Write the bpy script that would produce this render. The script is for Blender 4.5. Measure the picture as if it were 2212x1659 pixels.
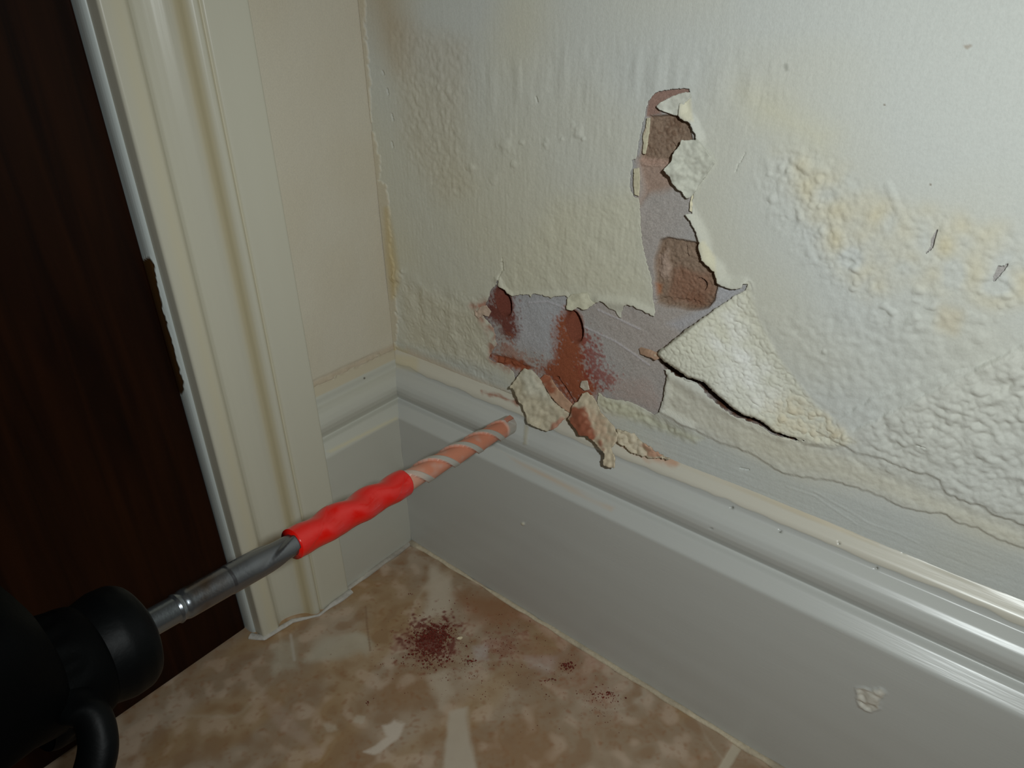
import bpy, bmesh, math, random
import numpy as np
from mathutils import Vector, Matrix, Euler
for o in list(bpy.data.objects): bpy.data.objects.remove(o)
scene = bpy.context.scene
C = scene.collection

# ------------------------------------------------------------------ camera, light, exposure
W, H = 2212, 1659
CAM = np.array([.38069, -.32023, .4066]); RX, RY, RZ = 1.05923, .01047, .68451; F = 1528.726
cam = bpy.data.cameras.new('camera'); cam.sensor_width = 36; cam.lens = F * 36 / W
cam.clip_start = .005
co = bpy.data.objects.new('camera', cam); C.objects.link(co)
co.location = CAM; co.rotation_euler = (RX, RY, RZ); scene.camera = co
RM = np.array(Euler((RX, RY, RZ)).to_matrix())
EXPOSURE = 0.0
FLASH_W, AMB = 3.9, .065
scene.view_settings.view_transform = 'Standard'; scene.view_settings.look = 'None'
scene.view_settings.exposure = EXPOSURE; scene.view_settings.gamma = 1
scene.view_settings.use_curve_mapping = False
wd = bpy.data.worlds.new('room_dimness'); scene.world = wd; wd.use_nodes = True
wd.node_tree.nodes['Background'].inputs[0].default_value = (1, .80, .58, 1)
wd.node_tree.nodes['Background'].inputs[1].default_value = AMB
# the camera's own built-in flash: a small warm-white spot just beside the lens
fl = bpy.data.lights.new('camera_flash', 'SPOT'); fl.energy = FLASH_W; fl.shadow_soft_size = .006
fl.color = (.93, 1, 1); fl.spot_size = math.radians(138); fl.spot_blend = 1
fo = bpy.data.objects.new('camera_flash', fl); C.objects.link(fo)
fpos = CAM + RM @ np.array([.044, .025, .048]); fo.location = fpos
def ray(u, v): return RM @ np.array([(u - W/2)/F, -(v - H/2)/F, -1.])
aim = ray(1250, 930)
fo.rotation_euler = Vector(aim).to_track_quat('-Z', 'Y').to_euler()

# ------------------------------------------------------------------ numeric helpers
def proj(P):
    q = (P - CAM) @ RM
    return W/2 + F*q[..., 0]/-q[..., 2], H/2 - F*q[..., 1]/-q[..., 2]
def bp(u, v, ax, val):                      # the point of plane axis=val seen at pixel u,v
    u = np.asarray(u, float); v = np.asarray(v, float)
    d = np.stack([(u - W/2)/F, -(v - H/2)/F, -np.ones_like(u)], -1) @ RM.T
    t = (val - CAM[ax]) / d[..., ax]
    return CAM + d * t[..., None]
def at(u, v, dep): return CAM + RM @ np.array([(u - W/2)/F*dep, -(v - H/2)/F*dep, -dep])
def noise(shape, l0, l1, seed):             # smooth gaussian noise, std 1, correlation lengths in cells
    r = np.random.default_rng(seed).standard_normal(shape)
    k0 = np.fft.fftfreq(shape[0])[:, None]; k1 = np.fft.rfftfreq(shape[1])[None]
    g = np.exp(-2*(np.pi**2)*((k0*l0)**2 + (k1*l1)**2))
    n = np.fft.irfft2(np.fft.rfft2(r)*g, shape); return n / n.std()
def sm(x, a, b):
    t = np.clip((x - a)/(b - a), 0, 1); return t*t*(3 - 2*t)
def sdf(A, B, poly, closed=True, margin=None):   # signed distance (positive inside) to a polygon
    p = np.asarray(poly, float); q = np.roll(p, -1, 0) if closed else p[1:]
    pp = p if closed else p[:-1]
    out = np.full(A.shape, -1e3 if margin is None else -margin)
    sel = np.ones(A.shape, bool)
    if margin is not None:
        sel = (A > p[:, 0].min()-margin) & (A < p[:, 0].max()+margin) & (B > p[:, 1].min()-margin) & (B < p[:, 1].max()+margin)
    a = A[sel]; b = B[sel]
    if a.size == 0: return out
    d2 = np.full(a.shape, 1e18); ins = np.zeros(a.shape, bool)
    for (x0, y0), (x1, y1) in zip(pp, q):
        dx, dy = x1-x0, y1-y0; L = dx*dx + dy*dy + 1e-18
        t = np.clip(((a-x0)*dx + (b-y0)*dy)/L, 0, 1)
        d2 = np.minimum(d2, (a-x0-t*dx)**2 + (b-y0-t*dy)**2)
        if closed:
            c = ((y0 > b) != (y1 > b)); 
            if dy != 0: ins ^= c & (a < (b-y0)*dx/dy + x0)
    d = np.sqrt(d2); out[sel] = np.where(ins, d, -d); return out
def srgb(r, g, b):
    f = lambda c: c/12.92 if c <= .04045 else ((c+.055)/1.055)**2.4
    return np.array([f(r/255), f(g/255), f(b/255)])
def rough_poly(pts, amp, step, seed):       # jitter a polygon so that the edge reads as torn
    rnd = random.Random(seed); out = []
    n = len(pts)
    for i in range(n):
        a = pts[i]; b = pts[(i+1) % n]; L = math.dist(a, b); k = max(1, int(L/step))
        for j in range(k):
            t = j/k; s = amp if j else amp*.3
            out.append((a[0]+(b[0]-a[0])*t + rnd.uniform(-s, s), a[1]+(b[1]-a[1])*t + rnd.uniform(-s, s)))
    return out

# ------------------------------------------------------------------ mesh helpers
def link(name, me, parent=None, label=None, cat=None, group=None, kind=None):
    o = bpy.data.objects.new(name, me); C.objects.link(o)
    if parent is not None: o.parent = parent
    if label: o['label'] = label
    if cat: o['category'] = cat
    if group: o['group'] = group
    if kind: o['kind'] = kind
    return o
def np_mesh(name, V, faces, mat, col=None, smooth=True):
    V = np.asarray(V, float).reshape(-1, 3); faces = np.asarray(faces, np.int64)
    used = np.zeros(len(V), bool); used[faces.ravel()] = True
    idx = np.cumsum(used) - 1; V = V[used]; faces = idx[faces]
    if col is not None: col = np.asarray(col).reshape(-1, 3)[used]
    k = faces.shape[1]; me = bpy.data.meshes.new(name)
    me.vertices.add(len(V)); me.vertices.foreach_set('co', V.ravel().astype(np.float32))
    me.loops.add(faces.size); me.loops.foreach_set('vertex_index', faces.ravel().astype(np.int32))
    me.polygons.add(len(faces)); me.polygons.foreach_set('loop_start', np.arange(0, faces.size, k, dtype=np.int32))
    me.polygons.foreach_set('loop_total', np.full(len(faces), k, np.int32))
    me.update(calc_edges=True)
    if smooth: me.polygons.foreach_set('use_smooth', np.ones(len(faces), bool))
    if col is not None:
        a = me.color_attributes.new('Col', 'FLOAT_COLOR', 'POINT')
        c4 = np.ones((len(V), 4), np.float32); c4[:, :3] = col; a.data.foreach_set('color', c4.ravel())
    me.materials.append(mat); me.validate(); return me
def grid_faces(n, m):
    i = np.arange(n-1)[:, None]*m + np.arange(m-1)[None]
    return np.stack([i, i+m, i+m+1, i+1], -1).reshape(-1, 4)
def solid(o, th, offset=-1):
    s = o.modifiers.new('thickness', 'SOLIDIFY'); s.thickness = th; s.offset = offset
def spread(lo, hi, step, far_lo, far_hi, grow=1.25):
    c = list(np.arange(lo, hi+step/2, step))
    s = step; a = c[0]
    pre = []
    while a > far_lo: s *= grow; a -= s; pre.append(max(a, far_lo))
    s = step; b = c[-1]; post = []
    while b < far_hi: s *= grow; b += s; post.append(min(b, far_hi))
    return np.array(pre[::-1] + c + post)

# ------------------------------------------------------------------ materials
def mat(name, base=None, rough=.5, spec=.5, metal=0, bump=None, coat=0, var=None):
    m = bpy.data.materials.new(name); m.use_nodes = True; nt = m.node_tree; b = nt.nodes['Principled BSDF']
    b.inputs['Roughness'].default_value = rough; b.inputs['Specular IOR Level'].default_value = spec
    b.inputs['Metallic'].default_value = metal; b.inputs['Coat Weight'].default_value = coat
    b.inputs['Coat Roughness'].default_value = .08
    tc = nt.nodes.new('ShaderNodeTexCoord')
    if base is None:
        a = nt.nodes.new('ShaderNodeAttribute'); a.attribute_name = 'Col'; src = a.outputs['Color']
    else:
        r = nt.nodes.new('ShaderNodeRGB'); r.outputs[0].default_value = (*base, 1); src = r.outputs[0]
    if var:                                   # (scale, strength) mottling of the colour itself
        n = nt.nodes.new('ShaderNodeTexNoise'); n.inputs['Scale'].default_value = var[0]; n.inputs['Detail'].default_value = 6
        nt.links.new(tc.outputs['Object'], n.inputs['Vector'])
        mr = nt.nodes.new('ShaderNodeMapRange'); mr.inputs['From Min'].default_value = .3; mr.inputs['From Max'].default_value = .7
        mr.inputs['To Min'].default_value = 1-var[1]; mr.inputs['To Max'].default_value = 1+var[1]
        nt.links.new(n.outputs['Fac'], mr.inputs['Value'])
        mx = nt.nodes.new('ShaderNodeVectorMath'); mx.operation = 'SCALE'
        nt.links.new(src, mx.inputs[0]); nt.links.new(mr.outputs[0], mx.inputs['Scale']); src = mx.outputs[0]
    nt.links.new(src, b.inputs['Base Color'])
    if bump:                                  # (scale vector, distance)
        mp = nt.nodes.new('ShaderNodeMapping'); mp.inputs['Scale'].default_value = bump[0]
        n = nt.nodes.new('ShaderNodeTexNoise'); n.inputs['Scale'].default_value = 1; n.inputs['Detail'].default_value = 3
        nt.links.new(tc.outputs['Object'], mp.inputs[0]); nt.links.new(mp.outputs[0], n.inputs['Vector'])
        bu = nt.nodes.new('ShaderNodeBump'); bu.inputs['Distance'].default_value = bump[1]; bu.inputs['Strength'].default_value = 1
        nt.links.new(n.outputs['Fac'], bu.inputs['Height']); nt.links.new(bu.outputs[0], b.inputs['Normal'])
    return m
M_PAINT = mat('wall_emulsion', rough=.75, spec=.12, bump=((1300, 1300, 900), .00012), var=(900, .035))
M_PLASTER = mat('bare_plaster', rough=.9, spec=.15, bump=((1500, 1500, 1500), .00018), var=(1300, .16))
M_GLOSS = mat('gloss_paint', rough=.30, spec=.5, bump=((60, 900, 900), .00005))
M_GLOSSV = mat('gloss_paint_frame', rough=.34, spec=.45, bump=((900, 900, 60), .00004))
M_FLOOR = mat('marbled_tile', rough=.5, spec=.35, bump=((500, 500, 500), .00008))
M_CAULK = mat('caulk', rough=.7, spec=.25, bump=((900, 900, 900), .0003), var=(400, .12))
M_DUST = mat('brick_dust_granules', base=srgb(122, 58, 48), rough=.95, spec=.05, var=(600, .3))
M_WOOD = None

# ------------------------------------------------------------------ outlines, in photograph pixels
HOLE = [(1490.7,191.5),(1479,190),(1446,193),(1416,200),(1403,216),(1396,236),(1394.5,249.5),(1388,266),(1383,293),(1379.6,316),(1374.6,342),
(1366,346),(1368,359),(1363,375.5),(1361,402),(1369.6,425),(1381,427),(1384.6,458),(1385.6,491.6),(1389.5,531),(1399.5,571),(1409,604),(1411,637.5),(1416,684),
(1384,668),(1357,657.5),(1347.7,660.5),(1343,686),(1338.6,684.7),(1331,671),(1314.5,663.6),(1305.5,653),(1296.5,650),(1284,655),(1263,660),(1248,655),(1236,650),(1222.6,638),
(1203,639.5),(1191,644),(1173,636),(1150,635),(1147,642.5),(1144,636),(1125,636),(1106.6,639.5),(1100.6,636),(1082.5,621),(1075,617),(1076,603),(1070,618),
(1061,627),(1057,642),(1049,660.6),(1043,676),(1052,692),(1068,709),(1073.4,745),(1063,760),(1057,772),(1067,781),(1088.5,787),(1109.6,802),(1120,840),(1135,880),(1170,905),(1215,915),(1250,930),(1275,925),(1290,895),
(1293,847),(1311.5,859.5),(1357,865.5),(1396,883.6),(1414,895.6),(1426,889.6),(1426,886.6),(1435,859.5),(1438,835),(1444,811),(1435,797),
(1442,797.5),(1472,813),(1508,827),(1531,854),(1558,876.5),(1598.6,902),(1639,916),(1666,936),(1702.6,946),(1741,951),
(1702.6,940),(1675.5,930.7),(1644,906),(1603,894),(1571.5,869),(1544,846),(1522,823.5),(1485.6,813),(1458,793),(1436,780),(1422,765),
(1424.6,760),(1454,737),(1485.6,710),(1512.7,692),(1549,665),(1589.6,638),(1610,626.6),(1617.6,613),(1605,613),(1603,622),(1576,623),(1549,611),(1548,601.7),
(1544,586),(1517,563),(1510,536),(1512,524.7),(1505.6,508),(1492,478),(1479,463),(1495.6,461.7),(1495.6,435),(1500.6,415),(1512,360),
(1505.6,301),(1495.6,276),(1489,264),(1479,261),(1466,249.5),(1467.5,226),(1480,214),(1491,204.7)]
SLOT = [(1036,836),(1058,833),(1080,839),(1100,848),(1122,858),(1118,864),(1095,860),(1070,855),(1050,847)]
TEAR1 = [(2029.8,485),(2024,505),(2017,534),(2010,541),(1993.6,554),(2002.6,543),(2010.6,534),(2011.7,516),(2020.7,501)]
TEAR2 = [(2156,573.7),(2169,573.7),(2183,564.7),(2168,586),(2151,606),(2145.5,608),(2145.5,595),(2151,586)]
TENT = [(1422,765),(1424.6,760),(1454,737),(1512.7,692),(1549,665),(1589.6,638),(1610,626),(1617.6,613),(1640,690),(1690,780),(1760,870),(1850,950),(1800,962),(1741,950),
(1702.6,940),(1675.5,930.7),(1644,906),(1603,894),(1571.5,869),(1544,846),(1522,823.5),(1485.6,813),(1458,793),(1436,780)]
CRUST = [(1427,888),(1435,859.5),(1438,835),(1450,800),(1508,828),(1600,903),(1667,936),(1741,952),(1800,945),(1900,900),(2300,700),(3300,700),(3300,1700),(2212,1180),(2163.6,1164.5),(2118,1139.6),(2064,1124),(2046,1108),(2001,1103),(1951,1094),(1901,1069.5),(1847,1049),(1793,1035.6),
(1734,1029),(1702.6,1022),(1675,1011),(1648,993),(1626,979),(1576,961),(1531,943),(1485.6,920),(1474,917),(1450,902)]
UPPER2 = [(1760,930),(1802,945),(1824.6,956.5),(1852,974.6),(1874,979),(1915,988),(1946.7,1004),(1974,1015),(2019,1024),(2032.5,1033),(2037,1049),(2055,1067),(2091,1078.6),
(2118.5,1085),(2145.6,1105.7),(2212,1128),(3300,1560),(3300,600),(2212,760),(1900,850)]
BROWN_TOP = [(1396,246),(1440,248),(1470,250),(1489,266),(1496,280),(1500,302),(1500,345),(1455,360),(1400,358),(1380,350),(1386,310)]
BROWN_MID = [(1376,345),(1445,355),(1450,395),(1425,420),(1395,435),(1380,440)]
BROWN_LOW = [(1424,520),(1438,514),(1470,519),(1512,530),(1518,565),(1545,590),(1550,620),(1540,650),(1525,662),(1480,668),(1440,665),(1414,658),(1408,610),(1414,560)]
RIM = [(1404,200),(1446,193),(1492,190),(1492,202),(1440,213),(1418,232),(1426,246),(1395,252),(1396,236)]

# ------------------------------------------------------------------ right wall: bare plaster below, paint skin above
def pxw(poly): p = np.array(poly, float); return bp(p[:, 0], p[:, 1], 1, 0.)[:, [0, 2]]
HOLE_P = rough_poly(HOLE, 1.6, 5, 3)
def wallgrid(xs, zs):
    X, Z = np.meshgrid(xs, zs, indexing='ij'); P = np.stack([X, 0*X, Z], -1); U, V = proj(P)
    q = (P - CAM) @ RM; bad = q[..., 2] > -.05; U[bad] = 9e3; V[bad] = -9e3
    return X, Z, U, V
# --- plaster
xs = spread(.085, .30, .0004, 0, 1.1); zs = spread(.158, .386, .0004, 0, 1.0)
X, Z, U, V = wallgrid(xs, zs); sh = X.shape
n1 = noise(sh, 3, 3, 11); n2 = noise(sh, 12, 12, 12); n3 = noise(sh, 45, 45, 13); nf = noise(sh, 1.2, 1.2, 14)
D = -.0010 + .00005*n1 + .00012*n2 + .00004*nf                                   # metres, + is out of the wall
grey = srgb(178, 176, 174); pinkg = srgb(182, 170, 162); brown = srgb(146, 123, 104); red = srgb(156, 90, 64); dred = srgb(120, 62, 50)
col = np.ones(sh + (3,))*grey
def blend(c, w): global col; w = np.clip(w, 0, 1)[..., None]; col = col*(1-w) + c*w
blend(pinkg, .35 + .25*n3)
blend(srgb(188, 188, 194), sm(sdf(U, V, [(1100,650),(1225,650),(1215,700),(1190,760),(1110,740)], margin=60), -30, 10)*.6)
blend(srgb(188, 188, 194), sm(sdf(U, V, [(1548,612),(1610,624),(1470,718),(1440,700),(1530,662)], margin=60), -10, 10)*.6)
for poly, dep, f in ((BROWN_TOP, .0022, 5), (BROWN_LOW, .0026, 4)):
    s = sdf(U, V, poly, margin=60) + 2.5*n2
    D -= dep*sm(s, -2, f) * (1 + .12*n2); D += .00012*(np.abs(n1)+nf)*sm(s, 0, 6)
    blend(brown*(1), sm(s, -4, 4)*.95); blend(srgb(112, 84, 66), sm(s, 0, 6)*np.clip(.22*nf + .25*n2, 0, .6))
s = sdf(U, V, BROWN_MID, margin=60) + 4*n2; blend(srgb(172, 142, 124), sm(s, -14, 10)*.8); D -= .0008*sm(s, -6, 8)
s = sdf(U, V, RIM, margin=30); blend(srgb(160, 130, 118), sm(s, -3, 2))
s = sdf(U, V, [(1383,345),(1450,350),(1448,360),(1384,357)], margin=30); D += .0009*sm(s, -4, 2); blend(srgb(190, 160, 145), sm(s, -5, 1)*.6)
s = sdf(U, V, [(1425,550),(1437,548),(1440,600),(1424,598)], margin=40); blend(srgb(205, 180, 165), sm(s + 3*n1, -8, 4)*.5); D += .0012*sm(s, -6, 4)
blend(srgb(176, 108, 62), sm(sdf(U, V, [(1408,608),(1430,615),(1428,640),(1412,645)], margin=40)+3*n2, -6, 6)*.7)
blend(srgb(150, 100, 76), sm(sdf(U, V, [(1460,570),(1530,590),(1545,640),(1440,655),(1425,640)], margin=60)+6*n2, -12, 12)*.45)
s = np.abs(sdf(U, V, [(1412,652),(1440,648),(1480,656),(1528,660)], False, margin=30)+1.5*n1); D -= .0009*(1-sm(s, 0, 4))
# red brick dust on the plaster
def dust(poly, f, w, c=red, gr=.5):
    s = sdf(U, V, poly, margin=140)
    blend(c, (sm(s + 5*n2, -f, f*.3) * (1-gr) + gr*(sm(s + 9*nf + 4*n1, -f*.8, f*.6))) * w)
dust([(1068,625),(1085,625),(1104,655),(1108,690),(1110,730),(1085,735),(1070,700),(1045,675)], 16, .95, dred)
dust([(1206,690),(1225,672),(1245,680),(1258,735),(1262,790),(1290,845),(1265,860),(1262,870),(1240,876),(1205,850),(1160,800),(1190,780),(1205,740)], 18, 1.0)
dust([(1262,720),(1275,730),(1300,800),(1330,822),(1310,835),(1265,810)], 18, .75, srgb(150, 70, 60), .85)
dust([(1070,750),(1100,740),(1150,790),(1110,800),(1075,785)], 10, .55, srgb(170, 110, 85), .7)
dust([(1330,860),(1420,880),(1400,840),(1330,820)], 30, .25, srgb(190, 150, 135), .4)
s = sdf(U, V, SLOT, margin=60); blend(red, sm(s, -16, -4)); D -= .0010*sm(s, -3, 2)
s = sdf(U, V, [(1057,765),(1090,770),(1150,796),(1130,803),(1075,785)], margin=40); D -= .0009*sm(s+2*n1, -3, 4); D += .0005*n1*sm(s, -4, 4); blend(red, sm(s+2*n1, -6, 2))
# ridge lines scratched in the skim coat
for pl in ([(1140,655),(1180,652),(1230,672)], [(1255,705),(1330,740),(1400,790)], [(1290,670),(1380,712)]):
    s = np.abs(sdf(U, V, pl, False, margin=30)); D += .00025*(1-sm(s, 0, 3)); blend(srgb(205, 200, 205), (1-sm(s, 0, 3))*.5)
# drilled holes: slanting bores that dive into the wall towards the right
def bore(cu, cv, ru, rv, ang, depth, c, soft=.35):
    ca, sa = math.cos(ang), math.sin(ang); a = ((U-cu)*ca + (V-cv)*sa)/ru; b = (-(U-cu)*sa + (V-cv)*ca)/rv
    r = np.sqrt(a*a + b*b); ramp = np.clip((b*0 + (a+1)/2), 0, 1)
    global D; inside = 1 - sm(r, .86, 1.0)
    D = D - inside*(depth*(.05 + .95*ramp**1.8)); blend(c, (1-sm(r, .95, 1.25))*.95)
bore(1086, 652, 16, 34, -.28, .022, srgb(118, 66, 54))
bore(1240, 706, 17, 36, -.22, .026, srgb(132, 76, 58))
def crescent(cu, cv, R, a0, a1, wd_, dep):
    global D
    an = np.arctan2(V-cv, U-cu); r = np.hypot(U-cu, V-cv); t = (an-a0)/(a1-a0)
    w = wd_*np.sin(np.clip(t, 0, 1)*np.pi); m = (t > 0) & (t < 1)
    k = np.where(m, 1-sm(np.abs(r-R), w*.6, w), 0); D = D - dep*k; blend(srgb(70, 42, 32), k*.9)
crescent(1502, 621, 16, -1.6, .75, 3.6, .006)
s = np.abs(sdf(U, V, [(1203,818),(1222,845),(1240,874)], False, margin=20)+.8*n1); D -= .007*(1-sm(s, 1., 2.4)); blend(dred*.6, 1-sm(s, .5, 3))
s = np.abs(sdf(U, V, [(1475,535),(1478,548),(1480,556)], False, margin=20)); D -= .001*(1-sm(s, .5, 1.6))
s = np.abs(sdf(U, V, [(1447,312),(1452,320),(1457,323)], False, margin=20)); D -= .001*(1-sm(s, .5, 1.6))
# crumbled hollow behind the cracked blister: shade added by depth and dark brown
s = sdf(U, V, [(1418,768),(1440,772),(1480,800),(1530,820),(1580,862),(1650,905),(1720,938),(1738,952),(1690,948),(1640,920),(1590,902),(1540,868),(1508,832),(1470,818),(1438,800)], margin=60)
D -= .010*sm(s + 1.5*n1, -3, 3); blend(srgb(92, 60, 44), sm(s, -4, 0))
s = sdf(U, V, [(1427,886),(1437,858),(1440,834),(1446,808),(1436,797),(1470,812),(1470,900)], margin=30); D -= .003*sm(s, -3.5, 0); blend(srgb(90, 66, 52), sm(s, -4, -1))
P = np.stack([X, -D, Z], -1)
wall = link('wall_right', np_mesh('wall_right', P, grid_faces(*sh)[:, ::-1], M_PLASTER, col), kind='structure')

# --- paint skin
xs = spread(.0, .44, .0004, 0, 1.1); zs = spread(.150, .425, .0004, .125, 1.0)
X, Z, U, V = wallgrid(xs, zs); sh = X.shape
nS = noise(sh, 1.1, 1.1, 21); nB = noise(sh, 2.6, 2.6, 22); nF = noise(sh, 1.7, 1.7, 29); nM = noise(sh, 7, 7, 23); nL = noise(sh, 40, 40, 24); nV = noise(sh, 1.4, 9, 25); nV2 = noise(sh, 4.5, 22, 26); nH = noise(sh, 16, 1.3, 27); nXL = noise(sh, 110, 110, 28)
base = srgb(210, 212, 206)
col = np.ones(sh + (3,))*base
blend(srgb(214, 210, 190), .15 + .2*nL)
D = .00035*np.ones(sh) + .000012*nS + .000014*nV + .00008*nXL
def msk(poly, f0, f1, m=200): return sm(sdf(U, V, poly, margin=m), f0, f1)
mBru = msk([(850,130),(1700,90),(1760,330),(1420,320),(1400,660),(1080,640),(860,560)], -80, 60)
D += mBru*(.000016*nV + .000028*nF + .00005*nM)
m = msk([(1030,150),(1230,95),(1500,110),(1640,150),(1660,230),(1400,200),(1260,230),(1060,230)], -30, 30); D += m*.00016*nV2
m = msk([(1210,430),(1400,400),(1410,650),(1080,640),(1100,560)], -40, 40); D += m*(.00005*nV2 + .00003*nF + .00007*nM); blend(srgb(216, 212, 188), m*.5)
m = msk([(860,60),(1000,100),(990,330),(1010,400),(960,420),(890,300)], -50, 20); D += m*.00014*nB; blend(srgb(196, 178, 146), m*.30)
blend(srgb(186, 164, 130), msk([(790,-20),(850,-60),(875,50),(860,140),(830,100)], -60, 50)*.6)
m = msk([(860,600),(1040,640),(1070,760),(1060,830),(870,740)], -25, 20); D += m*(.00030*nM - .0003*np.abs(nB)*.6)
blend(srgb(216, 208, 176), msk([(790,300),(1050,260),(1400,420),(1420,700),(1060,840),(860,780)], -220, 120, 300)*.35)
# scattered blobs
for (bu_, bv, r, h) in ((1092,312,14,.0010),(1130,308,5,.0006),(1022,362,8,.0010),(1250,288,12,.0009),(1216,300,5,.0006),(1180,312,9,.0007),(1110,355,6,.0006),(858,598,9,.0018),(870,585,5,.001),(1068,388,10,.0005),(1505,262,6,.0004),(2085,752,20,.0009),(2118,728,16,.0009),(1782,758,4,.0008),(1925,1008,9,.001),(1262,300,5,.0008),(915,290,14,.0006)):
    r2 = np.hypot(U-bu_, V-bv)/r; D += h*np.exp(-(r2*(1+.25*np.clip(nB, -1.5, 1.5)))**2*1.3)
# flaking salt blisters at right
m = msk([(1640,370),(1760,330),(1820,480),(1900,640),(1830,640),(1740,560),(1660,440)], -40, 30); D += m*(.00024*np.maximum(nB, -.3) + .00010*np.maximum(nF,-.2) + .00008*nM)
m = msk([(1680,330),(1800,350),(1900,430),(2212,500),(2260,640),(2150,660),(1960,600),(1880,640),(1800,560)], -40, 30); D += m*(.00010*nB+.00009*nF); blend(srgb(220, 206, 166), m*(.25+.15*nM))
blend(srgb(222, 214, 176), msk([(1610,200),(1680,210),(1800,290),(1780,330),(1640,260)], -60, 60)*.4)
blend(srgb(215, 195, 150), msk([(2040,670),(2070,680),(2060,710),(2035,700)], -30, 5)*.35)
m = msk([(1880,640),(2100,600),(2212,620),(2212,700),(1900,700)], -40, 30); D += m*(.0003*np.maximum(nB-.6, 0))
m = msk([(1640,680),(2000,640),(2300,800),(2300,1100),(1900,960),(1780,880)], -60, 60); D += m*(.00014*nB + .00016*nM)
m = msk([(1900,960),(1990,880),(2212,800),(2400,760),(2400,1150),(2040,1030)], -60, 40); D += m*(.00009*nB + .00009*nF + .00011*nM); 
for (u0, v0, u1, v1, r, h) in ((1920,400,1950,470,14,.0005),(1600,350,1610,330,2.2,-.0006),(1590,370,1596,352,1.8,-.0005)):
    s = np.abs(sdf(U, V, [(u0, v0), (u1, v1)], False, margin=50)); D += h*(1-sm(s, 0, r))
# thick lower edge of the old coat, and the smoother strip above the skirting
sC = sdf(U, V, rough_poly(CRUST, 2, 9, 5), margin=400); mC = sm(sC, -3, 4)
D += .0011*mC + mC*(.00009*nB + .00006*nF + .00013*nM)*(1-sm(sC, 60, 200))
sU = sdf(U, V, rough_poly(UPPER2, 2, 9, 6), margin=400); D += .0011*sm(sU, -3, 5) - .0005*msk([(1850,990),(2020,1060),(2212,1140),(2212,1160),(2060,1100),(1900,1040)], -20, 15)
blend(srgb(216, 214, 202), mC*.3); blend(srgb(218, 212, 190), msk([(1440,800),(1700,950),(1820,980),(2100,1100),(2212,1150),(2212,1180),(1900,1060),(1640,980),(1440,890)], -20, 20)*.5)
strip = msk([(860,740),(1050,790),(1110,830),(1300,900),(1430,905),(1640,1000),(1730,1040),(1950,1110),(2212,1200),(2300,1260),(2300,1340),(1500,1020),(1200,920),(860,775)], -12, 10)
D += strip*.00003*nH - strip*.00012*nM*.3; blend(srgb(196, 200, 196), strip*.5)
# left lower cream crust next to skirting
m = msk([(860,600),(1050,690),(1060,800),(880,740)], -20, 20); blend(srgb(206, 196, 168), m*.4)
# ragged cream remains at the foot of the bare patch
m = msk([(1285,850),(1360,870),(1430,905),(1520,945),(1500,955),(1420,925),(1300,880)], -10, 10); D += m*(.0003*nB+.0004); blend(srgb(206, 204, 170), m*.5)
# corner: filler bead broken along a wandering crack
CRK = [(792,60),(798,108),(803,200),(805,270),(815,300),(826,350),(822,388),(838,402),(842,440),(845,500),(846,540),(858,600),(856,640),(862,690),(858,746)]
cx_ = np.array(CRK, float); lim = np.interp(V, cx_[:, 1], cx_[:, 0])
w = sm(lim - U + 1.5*nB, -1.5, 2.5); D += .0009*w; blend(srgb(212, 200, 176), w*.7)
blend(srgb(204, 182, 130), msk([(838,450),(850,520),(862,600),(852,640),(842,560)], -12, 6)*.7)
blend(srgb(196, 176, 120), msk([(848,745),(880,760),(872,785),(848,775)], -10, 6)*.6)
# short vertical nicks
for k, (a, b, L) in enumerate(((828,153,8),(838,192,12),(848,246,14),(848,306,12),(1085,566,18),(1160,210,10))):
    s = np.abs(sdf(U, V, [(a, b), (a+3, b+L)], False, margin=12)); D -= .0012*(1-sm(s, .4, 1.8)); blend(srgb(110, 104, 92), (1-sm(s, .3, 1.5))*.5)
for pl in ([(1086,558),(1087,580),(1077,600),(1075,617)], [(1985,955),(2003,960)], [(1640,1130),(1700,1140)], [(1600,1010),(1618,1014)]):
    s = np.abs(sdf(U, V, pl, False, margin=12)); D -= .0008*(1-sm(s, .4, 1.6))
for pl in ([(1760,1060),(1830,1100),(1880,1130),(1940,1150),(1985,1172)], [(1700,1050),(1760,1070),(1850,1130)]):
    s = np.abs(sdf(U, V, pl, False, margin=20)); D += .00014*(1-sm(s, 0, 3))
blend(srgb(150, 150, 140), msk([(1696,140),(1701,138),(1703,150),(1698,152)], -4, 2)*.6); blend(srgb(160, 140, 120), msk([(2085,100),(2098,98),(2090,104)], -5, 2)*.7)
for (a, b) in ((2011,398),(1912,226)): blend(srgb(120, 100, 80), (1-sm(np.hypot(U-a, V-b), 1, 3))*.8)
# dust smudges on paint
blend(srgb(190, 140, 120), msk([(1020,660),(1050,650),(1075,700),(1075,750),(1050,700)], -14, 8)*np.clip(.6+.3*nB, 0, 1))
blend(srgb(176, 110, 85), msk([(1060,745),(1110,790),(1100,800),(1060,775)], -12, 6)*np.clip(.6+.3*nB, 0, 1))
blend(srgb(206, 180, 150), msk([(880,750),(1040,820),(1110,850),(1120,872),(1000,830),(880,775)], -8, 8)*.5)
# the blister: rough yellowish-white face
mT = msk(TENT, -6, 6); D += mT*(.00028*np.abs(nB) + .00010*nS); blend(srgb(222, 219, 198), mT*.6)
m = msk([(1640,860),(1720,850),(1800,900),(1850,950),(1760,950),(1670,930)], -20, 20); D += m*.00014*nB; blend(srgb(216, 202, 172), m*(.3+.15*nB))
m = msk([(1520,720),(1600,650),(1640,750),(1700,840),(1640,900),(1560,850)], -30, 30); blend(srgb(238, 238, 232), m*np.clip(.35+.25*nM, 0, 1))
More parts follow.
